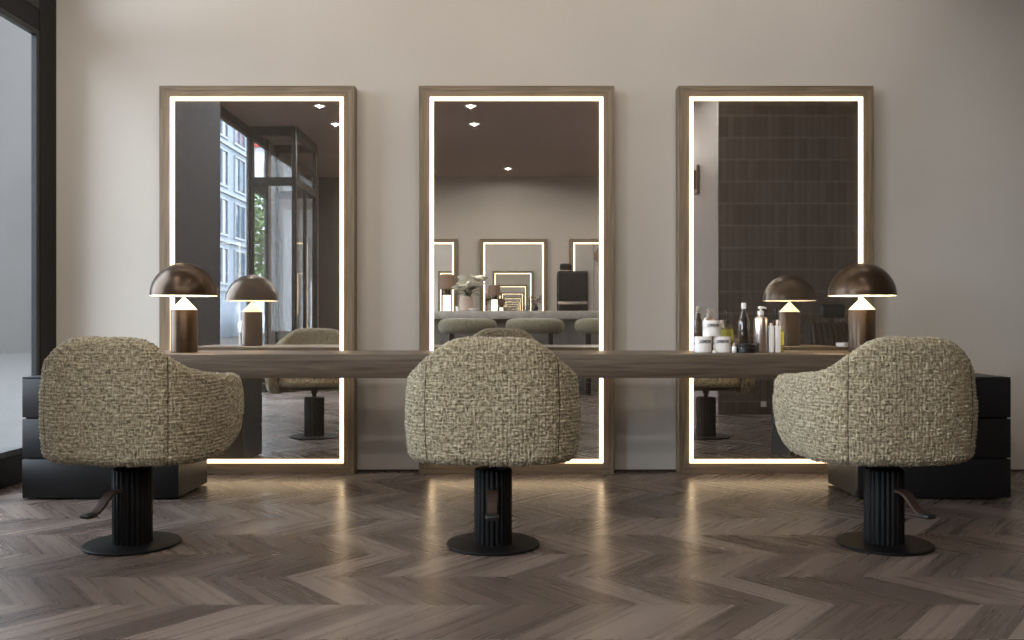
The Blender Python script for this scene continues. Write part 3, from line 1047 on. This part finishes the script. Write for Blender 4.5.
MB().lathe([(0, .0005), (.31, .0005), (.32, .01), (.30, .03), (.10, .06), (.07, .09), (.07, .62), (0, .62)], 48, (0, .22)).build('pedestal', MAT['chrome'], t, 35)

# ------------------------------------------------------------------ wash chair before the tiled wall (reflected at right)
D = 8.6; k = D / 911
t = thing('wash_chair', 'black tufted leather wash chair before the dark tiled wall', 'chair', (-.028 + (829 - 512) * k, 5.62 - D, 0))
rings = []
bk = MB()
for i, (z, hw_, yy) in enumerate(((.42, .235, .18), (.60, .225, .10), (.78, .205, .0), (.90, .185, -.055), (.925, .165, -.07))):
    th = .08 if i < 4 else .05
    rings.append([(-hw_, yy - th, z), (hw_, yy - th, z), (hw_ + .01, yy, z), (hw_, yy + th, z), (-hw_, yy + th, z), (-hw_ - .01, yy, z)])
bk.loft(rings)
bk.build('backrest', MAT['leather'], t, 60)
for q in range(7):
    xx = -.165 + q * .055
    MB().tube([(xx, .285, .46), (xx, .19, .60), (xx * .95, .085, .78), (xx * .9, .03, .895), (xx * .86, -.03, .927)], [.026, .028, .027, .025, .012], 10).build('tuft', MAT['leather'], t, 60)
MB().box(-.075, .155, -.10, .02, .965, 1.10, .03, 4).build('headrest', MAT['leather'], t, 60)
MB().tube([(.04, -.05, .90), (.04, -.04, .99)], .014).build('headrest_post', MAT['black_metal'], t, 60)
MB().box(-.25, .25, .0, .62, .34, .47, .04, 4).build('seat', MAT['leather'], t, 60)
for s_ in (-1, 1):
    MB().box(s_ * .29 - .03, s_ * .29 + .03, -.02, .45, .62, .68, .02, 3).build('armrest', MAT['leather'], t, 60)
    MB().box(s_ * .29 - .02, s_ * .29 + .02, .1, .16, .0005, .625).build('leg', MAT['black_metal'], t)
    MB().box(s_ * .26 - .02, s_ * .26 + .02, .1, .14, .36, .40).build('arm_bracket', MAT['black_metal'], t)
tw_ = tag(MB().box(-.10, .10, -.13, .13, 0, .062, .018, 4).build('towel', MAT['towel'], None, 60, (-.028 + (849 - 512) * k * .985 - .03, 5.62 - D + .22, .6805)),
          'white folded towel on the wash chair armrest', 'towel')

ob = thing('wall_socket', 'white wall socket low on the dark tiled wall', 'socket', (-.028 + (763.5 - 512) * 9.16 / 911, -3.5395, .105))
MB().box(-.028, .028, 0, .009, -.028, .028, .003, 2).build('socket_plate', MAT['outlet'], ob)
MB().lathe([(.018, 0), (.018, .002), (.014, .002), (.014, 0)], 24, cap=False).build('socket_ring', MAT['outlet'], ob, 40, (0, .009, 0), (-PI / 2, 0, 0))

ob = thing('wall_sconce', 'small brown wooden wall light high on the plaster wall behind the partition', 'lamp', (2.06, 5.62 - 10.2, 2.52))
MB().box(-.035, 0, -.07, .07, -.16, .16, .008, 2, 2).build('back_plate', MAT['sconce'], ob)
MB().box(-.09, -.035, -.05, .05, -.10, .10, .008, 2, 2).build('sconce_block', MAT['sconce'], ob)

# ------------------------------------------------------------------ downlights
def downlight(label, x, y, energy, first=[None]):
    t = thing('ceiling_downlight', label, 'downlight', (x, y, CEIL), 0, 'recessed ceiling downlights')
    MB().lathe([(.052, -.0005), (.075, -.0005), (.075, -.005), (.070, -.008), (.055, -.006), (.052, -.0005)], 40, cap=False).build('trim_ring', MAT['white_plastic'], t, 40)
    MB().lathe([(0, -.0035), (.053, -.0035), (.053, -.001), (0, -.001)], 40).build('lens', MAT['downlight'], t, 40)
    l = bpy.data.lights.new('downlight_beam', 'SPOT')
    l.energy = energy; l.color = (1.0, .905, .79); l.spot_size = math.radians(178); l.spot_blend = .25; l.shadow_soft_size = .008
    lo = bpy.data.objects.new('downlight_beam', l)
    COL.objects.link(lo); lo.parent = t; lo.location = (0, 0, -.013)
    return t
E1, E2, E3 = 48, 20, 12
downlight('recessed downlight, nearer of the pair above the middle mirror\'s reflection', -.518, -5.22, E1)
downlight('recessed downlight, farther of the pair above the middle mirror\'s reflection', -.518, -6.22, E1)
downlight('recessed downlight deep in the middle mirror, close to the opposite wall', -.095, -9.7, E3)
downlight('recessed downlight at top right of the left mirror, nearer one', -2.318, -5.22, E1)
downlight('recessed downlight at right edge of the left mirror, farther one', -2.318, -6.22, E1)
for label, x, y, e in (  # unseen downlights, added only to light the room and mirror wall
        ('added unseen downlight behind the viewpoint, right near one', 1.28, -5.22, E1),
        ('added unseen downlight behind the viewpoint, right far one', 1.28, -6.22, E1),
        ('added unseen downlight over the barber chair side of the counter', 1.68, -7.7, 85),  # this and the next: added to brighten the rear wall, hidden between mirrors
        ('added unseen downlight over the far left end of the counter', -1.9, -7.7, 85),
        ('added unseen downlight above the middle chair', -.518, -2.2, E2),
        ('added unseen downlight above the left chair', -2.318, -2.2, E2 * 1.9),
        ('added unseen downlight above the right chair', 1.28, -2.2, E2),
        ('added unseen downlight behind the middle chair', -.518, -3.2, E2),
        ('added unseen downlight behind the left chair', -2.318, -3.2, E2 * 1.9),
        ('added unseen downlight behind the right chair', 1.28, -3.2, E2)):
    downlight(label, x, y, e)

# slim linear wall-washer along the ceiling over the mirrors
t = thing('linear_ceiling_light', 'slim linear ceiling light washing the wall above the three mirrors', 'ceiling light', (.0, -.30, CEIL))
MB().box(-2.65, 2.65, -.035, -.026, -.03, -.0005).box(-2.65, 2.65, .026, .035, -.03, -.0005).box(-2.65, 2.65, -.026, .026, -.012, -.0005).build('housing', MAT['frame_black'], t)
MB().box(-2.64, 2.64, -.0255, .0255, -.022, -.0125).build('diffuser', MAT['downlight'], t)
l = bpy.data.lights.new('washer_light', 'AREA')
l.shape = 'RECTANGLE'; l.size = 5.2; l.size_y = .05
l.energy = 14; l.color = (1.0, .93, .84)
lo = bpy.data.objects.new('washer_light', l)
COL.objects.link(lo); lo.parent = t; lo.location = (0, 0, -.024)

# ------------------------------------------------------------------ outdoors
struct(MB().box(-60, XL2 - .15, -90, 70, -.22, -.12).build('ground', MAT['street']))

def building(name, label, facade_mat, corner, axis, length, height, floors, bays, wmat, ww, wh, thick=6., first=4.0, fh=3.05, sill=True):
    """facade along axis ('y' : plane x=const facing +x ; 'x' : plane y=const facing +y)"""
    t = thing(name, label, 'building', corner)
    if axis == 'y':
        MB().box(-thick, 0, 0, length, 0, height).build('facade', facade_mat, t)
    else:
        MB().box(0, length, -thick, 0, 0, height).build('facade', facade_mat, t)
    for fl in range(floors):
        z = first + fl * fh
        bd = MB()
        if axis == 'y':
            bd.box(0, .18, 0, length, z - .55, z - .35)
        else:
            bd.box(0, length, 0, .18, z - .55, z - .35)
        bd.build('floor_band', MAT['sill'], t)
        for b in range(bays):
            c = (b + .5) * length / bays
            fr = MB(); gl = MB()
            u0, u1, z0, z1 = c - ww / 2, c + ww / 2, z, z + wh
            bars = ((u0 - .1, u0, z0, z1), (u1, u1 + .1, z0, z1), (c - .04, c + .04, z0, z1), (u0 - .1, u1 + .1, z1, z1 + .1), (u0 - .18, u1 + .18, z0 - .14, z0))
            for a0, a1, b0, b1 in bars:
                if axis == 'y':
                    fr.box(-.02, .12, a0, a1, b0, b1)
                else:
                    fr.box(a0, a1, -.02, .12, b0, b1)
            fo = fr.build('window', MAT['sill'], t)
            if axis == 'y':
                gl.box(-.02, .03, u0, u1, z0, z1)
            else:
                gl.box(u0, u1, -.02, .03, z0, z1)
            gl.build('pane', wmat, fo)
    return t
building('apartment_building', 'pale blue-grey building with tall windows across the street', MAT['facade_blue'], (-18, -56.2, -.12), 'y', 26, 24, 6, 7, MAT['win_blue'], 2.1, 2.1, 6, 3.4)
tb = building('corner_building', 'white building with red eaves at the end of the street', MAT['facade_white'], (-27, -70, -.12), 'x', 14, 15.4, 4, 7, MAT['win_blue'], 1.0, 1.5, 6, 3.6, 3.0)
MB().box(-.3, 14.3, -6, .7, 15.4, 16.6).build('red_eaves', MAT['red'], tb)
building('street_house', 'pale grey building seen straight through the left window', MAT['facade_pale'], (-16, 8, -.12), 'y', 34, 16, 0, 2, plain('pale_shutters', (.42, .44, .47), .6), 1.3, 1.9, 6, 3.6, 3.2)

# street tree
t = thing('street_tree', 'leafy green street tree outside the glass lobby', 'tree', (-17.4, -60.5, -.12))
t.scale = (1.7, 1.7, 1.7)
MB().tube([(0, 0, 0), (.05, .05, 1.3), (-.05, .1, 2.6), (.1, 0, 4.2)], [.16, .13, .10, .05], 12).tube([(-.05, .1, 2.4), (-.7, .2, 3.4), (-1.1, .2, 4.2)], [.07, .05, .03], 8).tube([(0, .1, 2.7), (.7, -.3, 3.7), (1.1, -.4, 4.4)], [.07, .05, .03], 8).build('trunk', MAT['bark'], t, 60)
cr_ = MB()
rt = random.Random(9)
for i in range(1500):
    while True:
        p = Vector((rt.uniform(-1, 1), rt.uniform(-1, 1), rt.uniform(-1, 1)))
        if p.length < 1:
            break
    c = Vector((p.x * 1.25, p.y * 1.25, 3.9 + p.z * 2.6))
    a = Vector((rt.uniform(-1, 1), rt.uniform(-1, 1), rt.uniform(-1, 1))).normalized() * .15
    b = a.cross(Vector((rt.uniform(-1, 1), rt.uniform(-1, 1), rt.uniform(-1, 1)))).normalized() * .09
    vs = [cr_.bm.verts.new(c + q) for q in (-a, b, a, -b)]
    cr_.bm.faces.new(vs)
cr_.build('crown', MAT['tree_leaf'], t)

# parked white car
t = thing('car', 'white car parked outside, at the lower edge of the lobby glass', 'car', (-15.9, -52.4, -.12), .05)
prof = [(-2.1, .35), (-2.15, .62), (-2.05, .85), (-1.15, .95), (-.55, 1.42), (.75, 1.46), (1.55, 1.02), (2.1, .92), (2.18, .6), (2.1, .32)]
MB().prism(prof, 0, -.86, .86).build('car_body', MAT['car_white'], t)
MB().prism([(-1.0, .98), (-.52, 1.36), (.70, 1.40), (1.36, 1.02)], 0, -.872, .872).build('side_window', MAT['car_glass'], t)
for yy in (-1.35, 1.35):
    for s_ in (-1, 1):
        wv = MB().lathe([(0, -.1), (.30, -.1), (.32, -.07), (.32, .07), (.30, .1), (0, .1)], 28).build('wheel', MAT['rubber'], t, 40, (s_ * .80, yy, .32), (0, PI / 2, 0))

# ------------------------------------------------------------------ light, camera, view
W = bpy.data.worlds.new('World')
SC.world = W
W.use_nodes = True
bg = W.node_tree.nodes.get('Background') or W.node_tree.nodes.new('ShaderNodeBackground')
bg.inputs[0].default_value = (.84, .91, 1.0, 1)
bg.inputs[1].default_value = 12.0
wo = W.node_tree.nodes.get('World Output') or W.node_tree.nodes.new('ShaderNodeOutputWorld')
W.node_tree.links.new(bg.outputs[0], wo.inputs[0])

cam = bpy.data.cameras.new('camera')
cam.sensor_width = 36
cam.lens = 911 / 1024 * 36
cam.clip_end = 300
co = bpy.data.objects.new('camera', cam)
COL.objects.link(co)
co.location = (-.028, -5.62, .95)
co.rotation_euler = (PI / 2, 0, 0)
SC.camera = co

SC.view_settings.view_transform = 'Standard'
SC.view_settings.look = 'None'
SC.view_settings.gamma = 1
SC.view_settings.use_curve_mapping = False
SC.view_settings.exposure = -0.12
cy = SC.cycles
cy.max_bounces = 16
cy.glossy_bounces = 12
cy.diffuse_bounces = 5
cy.transparent_max_bounces = 24
cy.transmission_bounces = 8
cy.caustics_reflective = False
cy.caustics_refractive = False
cy.sample_clamp_indirect = 6
cy.use_denoising = True
